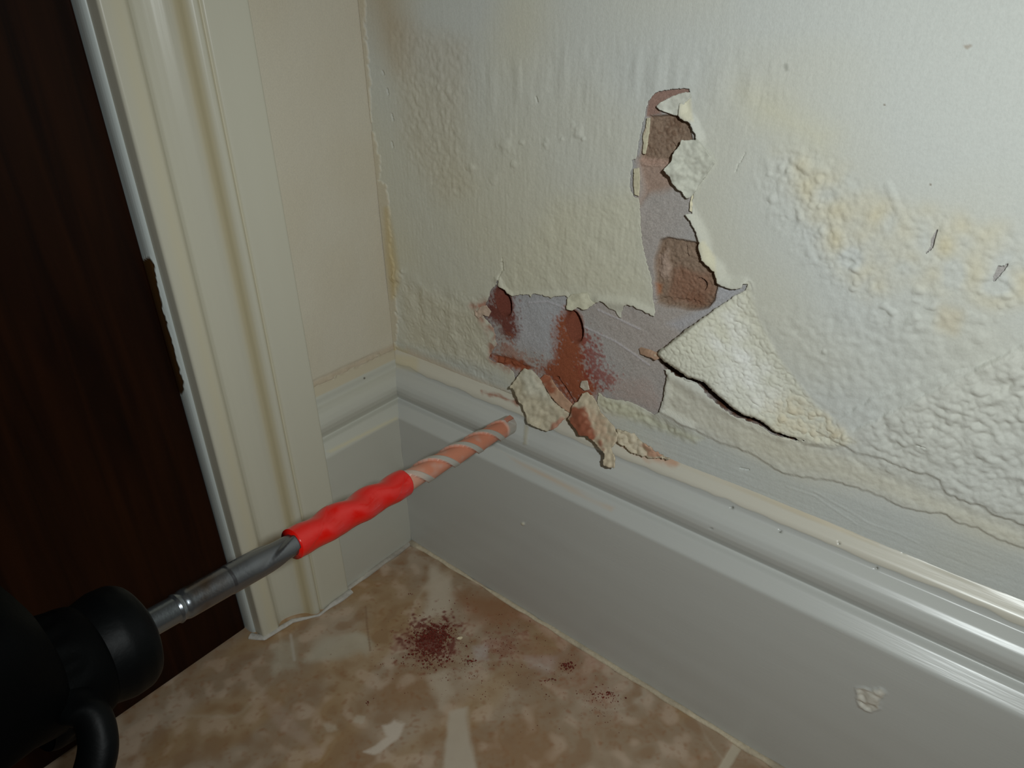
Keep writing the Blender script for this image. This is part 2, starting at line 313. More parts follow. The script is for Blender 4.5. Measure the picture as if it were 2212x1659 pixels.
# cream curl along the slot
blend(srgb(228, 222, 194), msk([(1509,525),(1520,520),(1546,555),(1549,612),(1536,590),(1517,564)], -4, 4)*.8)
blend(srgb(228, 222, 196), msk([(1467,228),(1492,206),(1498,262),(1480,262),(1467,250)], -4, 4)*.8)
# lifting of the film towards the room
LIFT = np.zeros(sh)
sT = sdf(U, V, TENT, margin=60)
dr = np.abs(sdf(U, V, [(1617,613),(1640,690),(1690,780),(1760,870),(1850,950),(1900,990)], False, margin=400))
LIFT += np.where(sT > -8, sm(dr, 0, 210), 0)*.0105*sm(sT, -8, 4)
sH = sdf(U, V, HOLE_P, margin=70)
def edge(pl, reach, amp):
    global LIFT
    s = np.abs(sdf(U, V, pl, False, margin=reach+5)); LIFT = LIFT + amp*(1-sm(s, 0, reach))**1.5*(sT <= -6)
edge([(1479,463),(1505,508),(1512,530),(1517,563),(1544,586),(1549,611),(1576,623),(1603,622)], 34, .0030)
edge([(1467,235),(1470,250),(1489,264),(1505,301)], 26, .0024)
edge([(1106,639),(1222,638)], 14, .0009); edge([(1296,650),(1357,657),(1416,684)], 22, .0016)
edge([(1435,797),(1444,811),(1438,835),(1426,889),(1490,922)], 26, .0020); edge([(1436,800),(1560,880),(1700,945)], 18, .0012)
edge([(1076,603),(1083,621),(1101,636)], 12, .0012)
Dt = D + LIFT
Q = np.stack([X, 0*X, Z], -1)
k = LIFT[..., None]/(-CAM[1]); Q = Q + (CAM - Q)*k                    # the lifted film leans out and up as it leaves the wall
Q[..., 1] -= D
# cut the missing pieces, snapping the rim to the outline
Wp = np.stack([X, Z], -1); keep_f = np.ones((sh[0]-1, sh[1]-1), bool)
for poly in (HOLE_P, rough_poly(SLOT, 1.2, 4, 8), rough_poly(TEAR1, .4, 4, 9), rough_poly(TEAR2, .7, 4, 10)):
    wp = pxw(poly); s = sdf(X, Z, wp, margin=.004)
    gx = np.gradient(s, axis=0)/np.maximum(np.gradient(X, axis=0), 1e-9); gz = np.gradient(s, axis=1)/np.maximum(np.gradient(Z, axis=1), 1e-9)
    g = np.sqrt(gx**2 + gz**2) + 1e-9; near = np.abs(s) < .00021
    Q[..., 0] -= np.where(near, s*gx/g**2*(g > .5), 0); Q[..., 2] -= np.where(near, s*gz/g**2*(g > .5), 0)
    sc = (s[:-1, :-1] + s[1:, :-1] + s[1:, 1:] + s[:-1, 1:])/4; keep_f &= ~(sc > 0)
faces = grid_faces(*sh)[:, ::-1][keep_f.ravel()]
film = link('paint_film', np_mesh('paint_film', Q, faces, M_PAINT, col), wall, label='cracked and blistered cream paint film'); solid(film, .0004, -1)
PX, PZ, PQ = X, Z, None

# ------------------------------------------------------------------ flaps of loose paint
def flap(name, outline, hinge, l0, l1, cols, seed, parent=None, label=None, cat=None, group=None, th=.0004, pw=1.2, step=1.5, bumpy=.00012, rough=1.2, curl=0, M=None, lobes=()):
    poly = rough_poly(outline, rough, 5, seed); p = np.array(poly)
    us = np.arange(p[:, 0].min()-3, p[:, 0].max()+4, step); vs = np.arange(p[:, 1].min()-3, p[:, 1].max()+4, step)
    U, V = np.meshgrid(us, vs, indexing='ij'); s = sdf(U, V, poly)
    gx, gy = np.gradient(s, step); g = gx**2 + gy**2 + 1e-9; near = np.abs(s) < step*.55
    U2 = U - np.where(near, s*gx/g*(g > .3), 0); V2 = V - np.where(near, s*gy/g*(g > .3), 0)
    (hx0, hy0), (hx1, hy1) = hinge; L = math.hypot(hx1-hx0, hy1-hy0)
    dist = np.abs((U2-hx0)*(hy1-hy0) - (V2-hy0)*(hx1-hx0))/L; dm = dist[s > 0].max()
    n1 = noise(U.shape, 2.2, 2.2, seed); n2 = noise(U.shape, 9, 9, seed+1)
    li = l0 + (l1-l0)*(dist/dm)**pw + n1*bumpy + n2*bumpy*2.5 + curl*(1-sm(s, 0, 10))
    for (a, b, r, h) in lobes: li += h*np.exp(-((U2-a)**2 + (V2-b)**2)/r**2)
    u = U2.ravel(); v = V2.ravel()
    d = np.stack([(u - W/2)/F, -(v - H/2)/F, -np.ones_like(u)], -1) @ RM.T
    t = (-li.ravel() - CAM[1])/d[:, 1]; P = CAM + d*t[:, None]
    c = np.ones(U.shape + (3,))*cols[0]
    for poly2, cc, f, w in cols[1:]:
        m = (sm(sdf(U, V, poly2) + n1*3 + n2*2, -f, f*.5)*w)[..., None]; c = c*(1-m) + cc*m
    c *= (1 + .05*n1[..., None])
    sc = (s[:-1, :-1] + s[1:, :-1] + s[1:, 1:] + s[:-1, 1:])/4
    fc = grid_faces(*U.shape)[(sc > 0).ravel()]
    cen = P[fc[:, 0]].mean(0) * 0 + P[np.unique(fc)].mean(0)
    top = parent is None
    if top: P = P - cen
    o = link(name, np_mesh(name, P, fc, M or M_FLAP, c), parent, label, cat, group)
    if top: o.location = cen
    solid(o, th, -1); return o
M_FLAP = mat('torn_paint', rough=.8, spec=.15, bump=((1500, 1500, 1500), .0001), var=(900, .06))
white = srgb(214, 214, 202); cream = srgb(224, 216, 188); dcream = srgb(212, 198, 166); pinkc = srgb(204, 168, 142)
flap('paint_flap', [(1418,231),(1426,221),(1449,210),(1472,201),(1491,199),(1494,210),(1480,222),(1470,236),(1467,249),(1455,248),(1440,243),(1425,237)], ((1494,195),(1470,255)), .0012, .0024, [white], 31, wall, 'pale crescent of paint folded to the left', rough=.6)
flap('paint_flap', [(1472,302),(1490,303),(1505.6,301),(1520,318),(1545,350.6),(1526,379),(1500.6,415),(1490,427),(1482,428.5),(1470,412),(1452.5,397),(1447,381),(1432.6,367),(1449,349),(1455,330),(1469,312.5)], ((1525,300),(1528,430)), .0013, .0075, [srgb(206, 206, 192)], 32, wall, 'squarish grey speckled flake turned back to the right', bumpy=.0002, pw=1.5)
flap('paint_flap', [(1398,254.5),(1405,254.5),(1403.5,282.6),(1399.5,309),(1396,332),(1389,332),(1391,309),(1389.5,292.6),(1396,276)], ((1388,250),(1384,335)), .0004, .0012, [cream, ([(1390,265),(1396,270),(1398,288),(1392,290)], srgb(170, 140, 125), 3, .6)], 33, wall, 'narrow cream strip at the left edge of the bare slot', step=1, bumpy=.00005, rough=.8)
flap('paint_flap', [(1369.6,364),(1381,362),(1383,382),(1381,423.6),(1371,420),(1369,392)], ((1366,360),(1366,425)), .0004, .0012, [cream], 34, wall, 'short cream strip at the left edge of the bare slot', step=1, bumpy=.00005, rough=.6)
flap('paint_flap', [(1225.6,644),(1236,635),(1255,633),(1269,633),(1274,644),(1286,656),(1269,668),(1260,669.6),(1248,663.6),(1236,671),(1224,668)], ((1220,630),(1290,640)), .0014, .0040, [srgb(216, 212, 188)], 35, wall, 'small cream chip standing above the middle drill hole', rough=1)
flap('paint_flap', [(1381,752.5),(1385,749.5),(1405,755),(1420,761.5),(1429,772),(1417,778),(1408,772),(1384,764.5)], ((1430,755),(1425,790)), .007, .0015, [pinkc, ([(1405,755),(1430,762),(1430,780),(1410,775)], cream, 4, .9)], 36, wall, 'small pinkish curl at the tip of the crack', step=1, rough=.8)
flap('paint_flap', [(1023.7,669.6),(1030,674),(1037,663.6),(1051,659),(1061,672.6),(1056,684),(1044,680),(1034,688),(1027,680)], ((1065,660),(1060,700)), .0004, .0022, [srgb(208, 184, 164)], 37, wall, 'small curled tear left of the left drill hole', step=1, rough=1)
flap('paint_flap', [(1257,823),(1269,822),(1274,841),(1263,844),(1254,835)], ((1250,820),(1255,846)), .0005, .003, [srgb(224, 214, 196)], 38, wall, 'tiny cream chip below the middle drill hole', step=1, rough=.8)
flap('paint_flap', [(1495,415),(1500,418),(1496,440),(1496,458),(1489,455),(1491,435)], ((1501,410),(1501,460)), .0006, .0022, [cream], 39, wall, 'thin cream sliver on the right edge of the bare slot', step=1, rough=.5)
flap('paint_flap', [(1100,838),(1109,826),(1115.6,817),(1124.7,805),(1133.7,796),(1152,801),(1164,814),(1179,841),(1197,868.5),(1230,892.6),(1228.6,900),(1218,906),(1203,923),(1182,932),(1167,926),(1140,915),(1138,901.7),(1127.7,873),(1120,870),(1118.6,859.5),(1106.6,838)],
     ((1140,780),(1245,892)), .0040, .0165, [srgb(198, 188, 164), ([(1195,915),(1230,898),(1215,925),(1185,935)], srgb(178, 120, 100), 8, .8), ([(1120,800),(1160,805),(1190,860),(1150,850)], srgb(200, 198, 182), 18, .6)], 40, None, 'large curled cream paint flake hanging over the skirting edge left of the torn strip', 'paint flake', th=.0006, bumpy=.0003, pw=.9)
flap('paint_flake', [(1167,818),(1176,808),(1188,812),(1200,832),(1220,855),(1240,876),(1232,893),(1205,873),(1185,848)], ((1205,805),(1250,880)), .0016, .0034, [srgb(206, 168, 140), ([(1165,805),(1195,815),(1200,850),(1180,845)], red, 10, .9)], 41, wall, 'narrow dusty pink splinter beside the slit', rough=.8)
flap('paint_flap', [(1236,879),(1242,871.5),(1251,865.5),(1260,850),(1269,847),(1284,859.5),(1299.5,892.6),(1326.6,920),(1335.6,941),(1332.6,953),(1320.6,968),(1329.6,992),(1328,1010),(1316,1009),(1305.5,1005.6),(1302.5,1001),(1307,980),(1290,962),(1269,941),(1254,941),(1239,920),(1227,904.7),(1234.7,892.6)],
     ((1230,850),(1310,840)), .0035, .0245, [srgb(212, 198, 172), ([(1225,905),(1236,878),(1262,880),(1278,910),(1300,965),(1280,955),(1250,942)], srgb(156, 88, 64), 9, .95), ([(1270,880),(1300,900),(1322,950),(1290,940)], srgb(210, 178, 150), 14, .6)], 42, None, 'long torn paint strip dusted red on its left hanging down over the skirting', 'paint strip', th=.0006, bumpy=.00025, pw=.85)
flap('crumbled_paint', [(1333,926),(1350,930),(1372,938),(1385,955),(1400,962),(1425,980),(1450,992),(1420,990),(1385,982),(1369,977),(1352,968),(1336,956)], ((1320,905),(1450,965)), .0045, .0088, [srgb(208, 197, 174), ([(1390,962),(1440,985),(1400,978)], srgb(196, 146, 120), 8, .8)], 43, None, 'small heap of crumbled cream paint on the skirting top right of the torn strip', 'paint crumbs', th=.001, bumpy=.0005, rough=2)
for o in list(C.objects):
    if o.name.startswith('paint_flap') and o.parent is None: o.name = 'paint_flake' if 'flake' in o['label'] else 'paint_strip'

# ------------------------------------------------------------------ skirting
T1, H1, T2, H2, T3, H3 = .02387, .12298, .0170, .13028, .0065, .15256
PROF = [(T1, 0.), (T1, .02), (T1, .06), (T1, .10), (T1, H1-.0012), (T1-.0004, H1), (T2+.0006, H2-.0004), (T2-.0006, H2+.0001), (.0140, H2+.0006), (.0128, .1315), (.0140, .1338), (.0158, .1372), (.0168, .1410), (.0166, .1442), (.0152, .1476), (.0128, .1504), (.0098, .1522),
        (.0078, .1530), (T3+.0004, H3+.0011), (T3, .1552), (T3-.0001, .1580), (.0056, .1596), (.0030, .1620), (.0006, .1645), (-.0004, .1660)]
def resample(pr, step):
    p = np.array(pr); out = [p[0]]
    for a, b in zip(p[:-1], p[1:]):
        k = max(1, int(np.ceil(np.hypot(*(b-a))/step)))
        for j in range(1, k+1): out.append(a + (b-a)*j/k)
    return np.array(out)
pr = resample(PROF, .0006)
# smooth the curve a little, keep face
def smooth(p, it):
    p = p.copy()
    for _ in range(it): p[1:-1] = p[1:-1]*.5 + .25*(p[:-2]+p[2:])
    return p
pr = smooth(pr, 2)
paintc = srgb(194, 195, 190); caulkc = srgb(212, 206, 190)
def skirting(name, side):
    if side == 'R': ls = spread(.0, .46, .0008, 0, 1.1); ls = ls[ls >= 0]
    else: ls = np.linspace(0, .0945-.0, 160)
    n, m = len(ls), len(pr); T = pr[:, 0][None].repeat(n, 0); Z = pr[:, 1][None].repeat(n, 0); S = ls[:, None].repeat(m, 1)
    nn = noise((n, m), 12, 2, 51); nl = noise((n, m), 40, 8, 52); ns = noise((n, m), 2, 2, 53)
    # mitre: the run starts at the other board's face
    S = T + S*(1 if side == 'R' else (.0945-T)/.0945)
    off = .00006*nl + .00003*ns*0
    if side == 'R': P0 = np.stack([S, -T, Z], -1)
    else: P0 = np.stack([T, -S, Z], -1)
    U, V = proj(P0)
    c = np.ones((n, m, 3))*paintc
    def bl(cc, w):
        nonlocal c; w = np.clip(w, 0, 1)[..., None]; c = c*(1-w) + cc*w
    if side == 'R':
        nlim = np.interp(np.arange(n), np.arange(n), noise((n, 4), 30, .1, 54)[:, 0])
        lim = .1568 + .0006*nlim[:, None] + .0003*nl[:, :1]*0 + .0005*noise((n, 2), 5, .1, 55)[:, :1]
        k = sm(Z, lim-.0002, lim+.0003)*(Z > .15); bl(caulkc, k*.85); off = off + .0004*k
        r = sm(Z, .1625, .164); off = off + r*.00012*nn; bl(srgb(204, 186, 150), r*np.clip(.05+.3*nl, 0, 1)*(U < 1900)*(U > 850))
        # gouge in the board
        s = sdf(U, V, rough_poly([(1850,1488),(1868,1486),(1880,1492),(1900,1487),(1912,1498),(1900,1512),(1899,1530),(1880,1536),(1858,1527),(1853,1508)], 2, 5, 7), margin=40)
        off = off + .0002*sm(s, -2, 3) + .0009*np.clip(ns, -1, 1.5)*sm(s, 0, 4) + .0006*(1-sm(np.abs(s), 0, 4)); bl(srgb(214, 210, 198), sm(s, -2, 2))
        for (a, b, rr) in ((1582,1097,4),(1686,1148,4),(1536,1142,2.5),(1813,1174,3),(1954,1194,2.5),(1894,1228,4)):
            q = np.hypot(U-a, V-b); off = off - .0010*(1-sm(q, rr*.5, rr)); bl(srgb(110, 108, 96), 1-sm(q, rr*.3, rr))
        q = np.hypot(U-1130, V-1131); bl(srgb(224, 220, 200), 1-sm(q, 2, 5)); off = off + .0008*(1-sm(q, 1, 5))
        s = sdf(U, V, [(1134,918),(1142,920),(1138,960),(1131,960)], margin=20); bl(srgb(186, 180, 160), sm(s, -2, 2)*.8); off = off + .0004*sm(s, -2, 2)
        s = sdf(U, V, [(1030,965),(1060,965),(1330,1095),(1320,1105)], margin=20); bl(srgb(204, 178, 150), sm(s, -4, 6)*np.clip(.25+.3*nn, 0, .6))
        bl(red, sm(sdf(U, V, [(1040,845),(1070,850),(1115,866),(1120,872),(1080,862),(1045,852)], margin=30)+2*ns, -4, 3)*.8)
        bl(srgb(200, 150, 120), sm(sdf(U, V, [(1330,945),(1380,980),(1460,1000),(1450,985),(1360,945)], margin=40)+3*ns, -14, 4)*.7)
        bl(srgb(214, 200, 160), sm(sdf(U, V, [(852,770),(900,775),(900,800),(855,790)], margin=40), -10, 4)*.5)
    else:
        k = sm(Z, .1590, .1600); bl(srgb(200, 180, 150), k*.7)
        off = off + sm(Z, .1635, .165)*.0005*ns
        bl(srgb(200, 196, 172), .35*np.ones_like(Z))
        s = sdf(U, V, [(705,975),(716,978),(860,905),(856,900)], margin=30); bl(srgb(220, 206, 160), sm(s, -3, 4)*.5)
        q = np.hypot(U-787, V-817); bl(srgb(90, 84, 70), 1-sm(q, 1, 3))
    # outward normal of the profile
    tp = np.gradient(pr, axis=0); nrm = np.stack([tp[:, 1], -tp[:, 0]], -1); nrm /= np.linalg.norm(nrm, axis=1)[:, None]
    T2_ = T + off*nrm[None, :, 0]; Z2 = Z + off*nrm[None, :, 1]
    P = np.stack([S, -T2_, Z2], -1) if side == 'R' else np.stack([T2_, -S, Z2], -1)
    fc = grid_faces(n, m); fc = fc if side == 'R' else fc[:, ::-1]
    return link(name, np_mesh(name, P, fc, M_GLOSS, c), kind='structure')
skirting('baseboard_right', 'R'); skirting('baseboard_left', 'L')

# ------------------------------------------------------------------ left wall, architrave, jamb, door
def left_panel():
    ys = np.linspace(0, -.60, 601); zs = np.arange(0, 1.0, .002)
    ys = np.concatenate([np.arange(0, -.10, -.0007), [-.11, -.13, -.15, -.1585]]); zs = spread(.150, .43, .001, 0, 1.0)
    Y, Z = np.meshgrid(ys, zs, indexing='ij'); n = noise(Y.shape, 2, 2, 61); nl = noise(Y.shape, 14, 14, 62)
    P0 = np.stack([0*Y, Y, Z], -1); U, V = proj(P0)
    off = .00003*n + .0001*nl
    # rough filler line above the skirting and at the corner
    r = np.exp(-((Z-.1655-.0012*nl*0)/.0012)**2); off = off + r*(.0010 + .0004*n)
    off = off - .0009*np.exp(-((Z-.1685-.0006*nl)/.0006)**2)*sm(-Y, .01, .03)
    c = np.ones(Y.shape + (3,))*srgb(212, 205, 188); w = (sm(nl, -1.5, 1.5)*.3)[..., None]; c = c*(1-w) + srgb(206, 196, 174)*w
    w = (np.exp(-((Z-.1665)/.0025)**2)*.5)[..., None]; c = c*(1-w) + srgb(176, 150, 120)*w
    P = np.stack([off, Y, Z], -1)
    return link('wall_left', np_mesh('wall_left', P, grid_faces(*Y.shape), M_PAINT, c), kind='structure')
left_panel()
AO = -.09326
ARC = [(AO, -.002), (AO, .0262), (AO-.0007, .0270), (AO-.010, .0270), (AO-.0240, .0268), (AO-.0250, .0262), (AO-.0254, .0250), (AO-.0260, .0254), (AO-.0275, .0268), (AO-.0295, .0268), (AO-.0315, .0254), (AO-.0330, .0232), (AO-.0338, .0205),
       (AO-.0350, .0186), (AO-.0385, .0158), (AO-.0430, .0134), (AO-.0475, .0120), (AO-.0510, .0118), (AO-.0535, .0130), (AO-.0552, .0152), (AO-.0566, .0164), (AO-.0580, .0166), (AO-.0640, .0164), (AO-.0672, .0160), (AO-.0682, .0150), (AO-.0684, .0080), (AO-.0684, -.002)]
def vertical(name, prof, mt, colf, step=.0007, parent=None, kind='structure', wob=.00008, seed=71):
    p = smooth(resample([(b, a) for a, b in prof], step), 1); zs = spread(.0, .43, .0012, 0, 1.0); n, m = len(p), len(zs)
    nl = noise((n, m), 6, 40, seed); tp = np.gradient(p, axis=0); nr = np.stack([-tp[:, 1], tp[:, 0]], -1); nr /= np.linalg.norm(nr, axis=1)[:, None] + 1e-9
    X = p[:, 0][:, None] + nr[:, 0][:, None]*nl*wob; Y = p[:, 1][:, None] + nr[:, 1][:, None]*nl*wob; Z = zs[None].repeat(n, 0)
    P = np.stack([X, Y, Z], -1); U, V = proj(P); c, dsp = colf(U, V, Z, p)
    if dsp is not None: P[..., 0] += nr[:, 0][:, None]*dsp; P[..., 1] += nr[:, 1][:, None]*dsp
    return link(name, np_mesh(name, P, grid_faces(n, m), mt, c), parent, kind=kind)
def arc_col(U, V, Z, p):
    c = np.ones(U.shape + (3,))*srgb(206, 203, 186); y = p[:, 1][:, None]
    w = (np.exp(-((y-(AO-.0335))/.0022)**2)*.5 + np.exp(-((y-(AO-.0262))/.0012)**2)*.25)[..., None]*np.ones_like(Z)[..., None]; c = c*(1-w) + srgb(204, 184, 128)*w
    w = (np.exp(-((y-(AO-.0600))/.0040)**2)*.35)[..., None]*np.ones_like(Z)[..., None]; c = c*(1-w) + srgb(216, 204, 166)*w
    return c, None
vertical('trim_1', ARC, M_GLOSSV, arc_col)
JO = AO-.0682
JMB = [(JO+.004, .0050), (JO+.0012, .0054), (JO-.0004, .0054), (JO-.0012, .0050), (JO-.0020, .0040), (JO-.0025, .0024), (JO-.0027, .0005), (JO-.0028, -.0040), (JO-.0028, -.020)]
CHIP = [(302,566),(322,556),(333,570),(336,600),(350,660),(366,720),(380,775),(392,812),(398,840),(392,852),(372,850),(350,790),(325,690),(306,600)]
def jmb_col(U, V, Z, p):
    c = np.ones(U.shape + (3,))*srgb(200, 208, 206); s = sdf(U, V, rough_poly(CHIP, 2.2, 7, 15), margin=60)
    w = sm(s, -1, 1)[..., None]; c = c*(1-w) + srgb(84, 58, 30)*w
    return c, -.0007*sm(s, -1, 1) + .0004*np.exp(-(s/2.5)**2)
vertical('trim_2', JMB, M_GLOSSV, jmb_col, seed=73, step=.0004, wob=.00012)
# door leaf
def wood():
    m = bpy.data.materials.new('dark_varnished_wood'); m.use_nodes = True; nt = m.node_tree; b = nt.nodes['Principled BSDF']
    tc = nt.nodes.new('ShaderNodeTexCoord'); mp = nt.nodes.new('ShaderNodeMapping'); mp.inputs['Scale'].default_value = (60, 90, 6)
    n = nt.nodes.new('ShaderNodeTexNoise'); n.inputs['Scale'].default_value = 1.; n.inputs['Detail'].default_value = 8; n.inputs['Distortion'].default_value = .6
    r = nt.nodes.new('ShaderNodeValToRGB'); r.color_ramp.elements[0].position = .3; r.color_ramp.elements[0].color = (.006, .0016, .0005, 1)
    r.color_ramp.elements[1].position = .75; r.color_ramp.elements[1].color = (.024, .0066, .0014, 1)
    nt.links.new(tc.outputs['Object'], mp.inputs[0]); nt.links.new(mp.outputs[0], n.inputs['Vector']); nt.links.new(n.outputs['Fac'], r.inputs[0]); nt.links.new(r.outputs[0], b.inputs['Base Color'])
    b.inputs['Roughness'].default_value = .4; b.inputs['Specular IOR Level'].default_value = .12; return m
M_WOOD = wood()
def box_bm(bm, x0, x1, y0, y1, z0, z1, bev=0):
    r = bmesh.ops.create_cube(bm, size=1); vs = r['verts']
    for v in vs: v.co = Vector((x0 + (v.co.x+.5)*(x1-x0), y0 + (v.co.y+.5)*(y1-y0), z0 + (v.co.z+.5)*(z1-z0)))
    if bev:
        es = {e for v in vs for e in v.link_edges}; bmesh.ops.bevel(bm, geom=list(es), offset=bev, segments=3, affect='EDGES', profile=.5)
def bm_obj(name, bm, m, parent=None, smooth_=False, **kw):
    me = bpy.data.meshes.new(name); bm.to_mesh(me); bm.free(); me.materials.append(m)
    if smooth_:
        for p in me.polygons: p.use_smooth = True
    return link(name, me, parent, **kw)
bm = bmesh.new(); box_bm(bm, -.042, -.0015, -.95, JO-.0036, .0018, .99, .0012)
bm_obj('door_1', bm, M_WOOD, kind='structure')

# ------------------------------------------------------------------ floor
xs = spread(-.05, .45, .0008, -.5, 1.1); ys = spread(-.34, .0, .0008, -1.0, .02)
X, Y = np.meshgrid(xs, ys, indexing='ij'); sh = X.shape; U, V = proj(np.stack([X, Y, 0*X], -1))
q = (np.stack([X, Y, 0*X], -1) - CAM) @ RM; U[q[..., 2] > -.05] = 9e3
n1 = noise(sh, 1.0, 1.0, 81); n2 = noise(sh, 4, 4, 82); n3 = noise(sh, 14, 14, 83); n4 = noise(sh, 45, 45, 84); nv = noise(sh, 10, 26, 85); n3b = noise(sh, 9, 9, 86)
col = np.ones(sh + (3,))*srgb(164, 141, 116)
blend(srgb(156, 120, 86), sm(.6*n3 + .6*n2 + .5*n4 + .2*n1, -.2, 2.0)*.7)
blend(srgb(188, 170, 150), sm(-.7*n3 + .6*n4 + .5*n2, -.2, 1.8)*.6)
blend(srgb(176, 140, 90), sm(nv, .3, 1.8)*.4)
vein = np.exp(-((n4 + .25*n3)/.07)**2)
blend(srgb(200, 186, 166), vein*.25); blend(srgb(214, 190, 168), np.clip(n2*.3-.15, 0, .35)); blend(srgb(146, 108, 74), np.clip(-n2*.35-.2, 0, .4))
blend(srgb(150, 105, 72), np.clip(n1*.5-.35, 0, 1)*.45)
def vn(poly, f, w, c=(206, 192, 172)): blend(srgb(*c), sm(sdf(U + 7*n3, V + 6*n3b, poly, margin=80) + 1.5*n2, -f, f*.6)*w)
vn([(925,1230),(965,1240),(975,1290),(945,1320),(900,1345),(915,1300)], 12, .75)
vn([(825,1555),(850,1545),(868,1560),(855,1590),(815,1620),(795,1615),(838,1580)], 5, .9, (214, 200, 184))
vn([(980,1550),(1010,1535),(1020,1570),(1030,1620),(1035,1700),(955,1700),(968,1600)], 8, .8, (200, 188, 170))
vn([(935,1460),(965,1450),(975,1500),(955,1540),(945,1500)], 14, .6)
vn([(690,1380),(760,1370),(800,1400),(780,1425),(720,1420),(660,1430)], 14, .6, (196, 190, 172))
vn([(590,1400),(640,1385),(645,1450),(590,1460)], 14, .5, (190, 184, 166))
vn([(560,1490),(620,1540),(700,1630),(680,1640),(600,1570)], 10, .3, (200, 176, 160))
vn([(1015,1400),(1045,1395),(1050,1420),(1020,1425)], 10, .6, (200, 190, 186)); vn([(1140,1420),(1200,1430),(1190,1460),(1150,1450)], 14, .5, (200, 184, 176))
vn([(775,1525),(790,1532),(785,1545),(772,1540)], 4, .6); vn([(705,1560),(730,1550),(735,1562),(712,1572)], 5, .5)
# worn dark brown patch and the dusty area
vn([(975,1280),(1080,1290),(1140,1330),(1150,1350),(1080,1350),(1000,1330)], 25, .65, (150, 100, 62))
vn([(1130,1335),(1300,1440),(1290,1420),(1160,1330)], 12, .4, (212, 178, 160))
def fd(poly, f, w, c): 
    s = sdf(U, V, poly, margin=120); blend(c, np.clip(sm(s + 14*n1 + 8*n2, -f, f), 0, 1)*w)
fd([(880,1360),(975,1345),(985,1400),(960,1440),(890,1420),(860,1390)], 30, .55, srgb(140, 84, 68))
fd([(895,1365),(965,1350),(972,1385),(945,1418),(905,1408)], 14, .8, srgb(112, 54, 46))
fd([(1050,1350),(1240,1390),(1330,1500),(1300,1540),(1180,1450),(1050,1420)], 50, .28, srgb(160, 100, 76))
fd([(1060,1380),(1110,1380),(1100,1420),(1065,1415)], 14, .3, srgb(136, 74, 60))
# joint line and hairline cracks
D = .00008*n2
for pl, wd_ in (([(560,1659),(600,1640)], 0), ([(790,1310),(792,1345),(800,1405)], 1.3), ([(1600,1600),(1575,1640),(1545,1690)], 13)):
    s = np.abs(sdf(U, V, pl, False, margin=40))
    if wd_ > 5: k = 1-sm(s, wd_*.6, wd_); blend(srgb(200, 188, 166), k*.85); D -= .0004*k
    elif wd_: blend(srgb(140, 110, 84), (1-sm(s, .5, 2.2))*.7)
s = np.abs(sdf(U, V, [(628,1372),(636,1425)], False, margin=20)); blend(srgb(210, 204, 194), (1-sm(s, 0, 5))*.45)
P = np.stack([X, Y, D], -1)
link('floor', np_mesh('floor', P, grid_faces(*sh), M_FLOOR, col), kind='structure')

# ------------------------------------------------------------------ caulk along the floor line and up the corner
def caulk(name, path, r, seed, colr, dirt=.3, flat=.6):
    path = np.array(path, float); seg = np.linalg.norm(np.diff(path, axis=0), axis=1); s = np.r_[0, np.cumsum(seg)]
    t = np.arange(0, s[-1], .0008); Pc = np.stack([np.interp(t, s, path[:, i]) for i in range(3)], -1)
    n = len(t); K = 10; nr = noise((n, K), 5, 1.2, seed); nb = noise((n, 4), 18, .2, seed+1)[:, :1]; dx = np.gradient(Pc, axis=0); dx /= np.linalg.norm(dx, axis=1)[:, None]
    up = np.array([0, 0, 1.]); sd = np.cross(dx, up); a = np.linspace(0, 2*np.pi, K, endpoint=False)[None]
    rr = r*(1 + .25*nb + .16*nr)
    V_ = Pc[:, None] + sd[:, None]*(np.cos(a)*rr)[..., None] + up*(np.sin(a)*rr*flat)[..., None]
    i = np.arange(n-1)[:, None]*K; j = np.arange(K)[None]; j2 = (j+1) % K
    fc = np.stack([i+j, i+j2, i+K+j2, i+K+j], -1).reshape(-1, 4)
    c = np.ones((n, K, 3))*colr; w = np.clip(dirt*(nb + .4*nr), 0, .7)[..., None]; c = c*(1-w) + srgb(110, 100, 88)*w
    return link(name, np_mesh(name, V_, fc[:, ::-1], M_CAULK, c), kind='structure')
caulk('trim_3', [(T1+.001, -T1-.0014, .0004), (1.1, -T1-.0014, .0004)], .0021, 91, srgb(206, 192, 166))
caulk('trim_4', [(T1+.0012, -T1-.001, .0006), (T1+.0012, AO-.002, .0006)], .0019, 92, srgb(206, 200, 188))
caulk('trim_5', [(.0290, AO+.0005, .0006), (.0290, AO-.030, .0006), (.0185, AO-.046, .0006), (.0165, AO-.068, .0006), (.0060, AO-.0735, .0006)], .0026, 93, srgb(196, 192, 184), .5)

# ------------------------------------------------------------------ drill bit
TIP = at(1106, 914, .418); NOS = at(325, 1346, .2425); AX = (NOS - TIP); LEN = np.linalg.norm(AX); AX /= LEN
toc = CAM - TIP; E1 = toc - AX*(toc @ AX); E1 /= np.linalg.norm(E1); E2 = np.cross(AX, E1)
def s_of(u):                                   # distance from the tip of the axis point whose pixel column is u
    lo, hi = 0., LEN*1.3
    for _ in range(50):
        m = (lo+hi)/2; x, y = proj(TIP + AX*m)
        if x > u: lo = m
        else: hi = m
    return lo
M_STEEL = mat('worn_steel', rough=.38, spec=.5, metal=1, bump=((500, 500, 500), .00006))
M_STEELD = mat('dark_steel_shank', rough=.24, spec=.6, metal=.9, bump=((700, 700, 700), .00005))
M_TAPE = mat('red_insulating_tape', base=srgb(204, 18, 10), rough=.22, spec=.5, coat=.3, bump=((260, 260, 260), .00022))
M_CARB = mat('dusty_carbide', base=srgb(176, 120, 100), rough=.6, spec=.4, metal=.2)
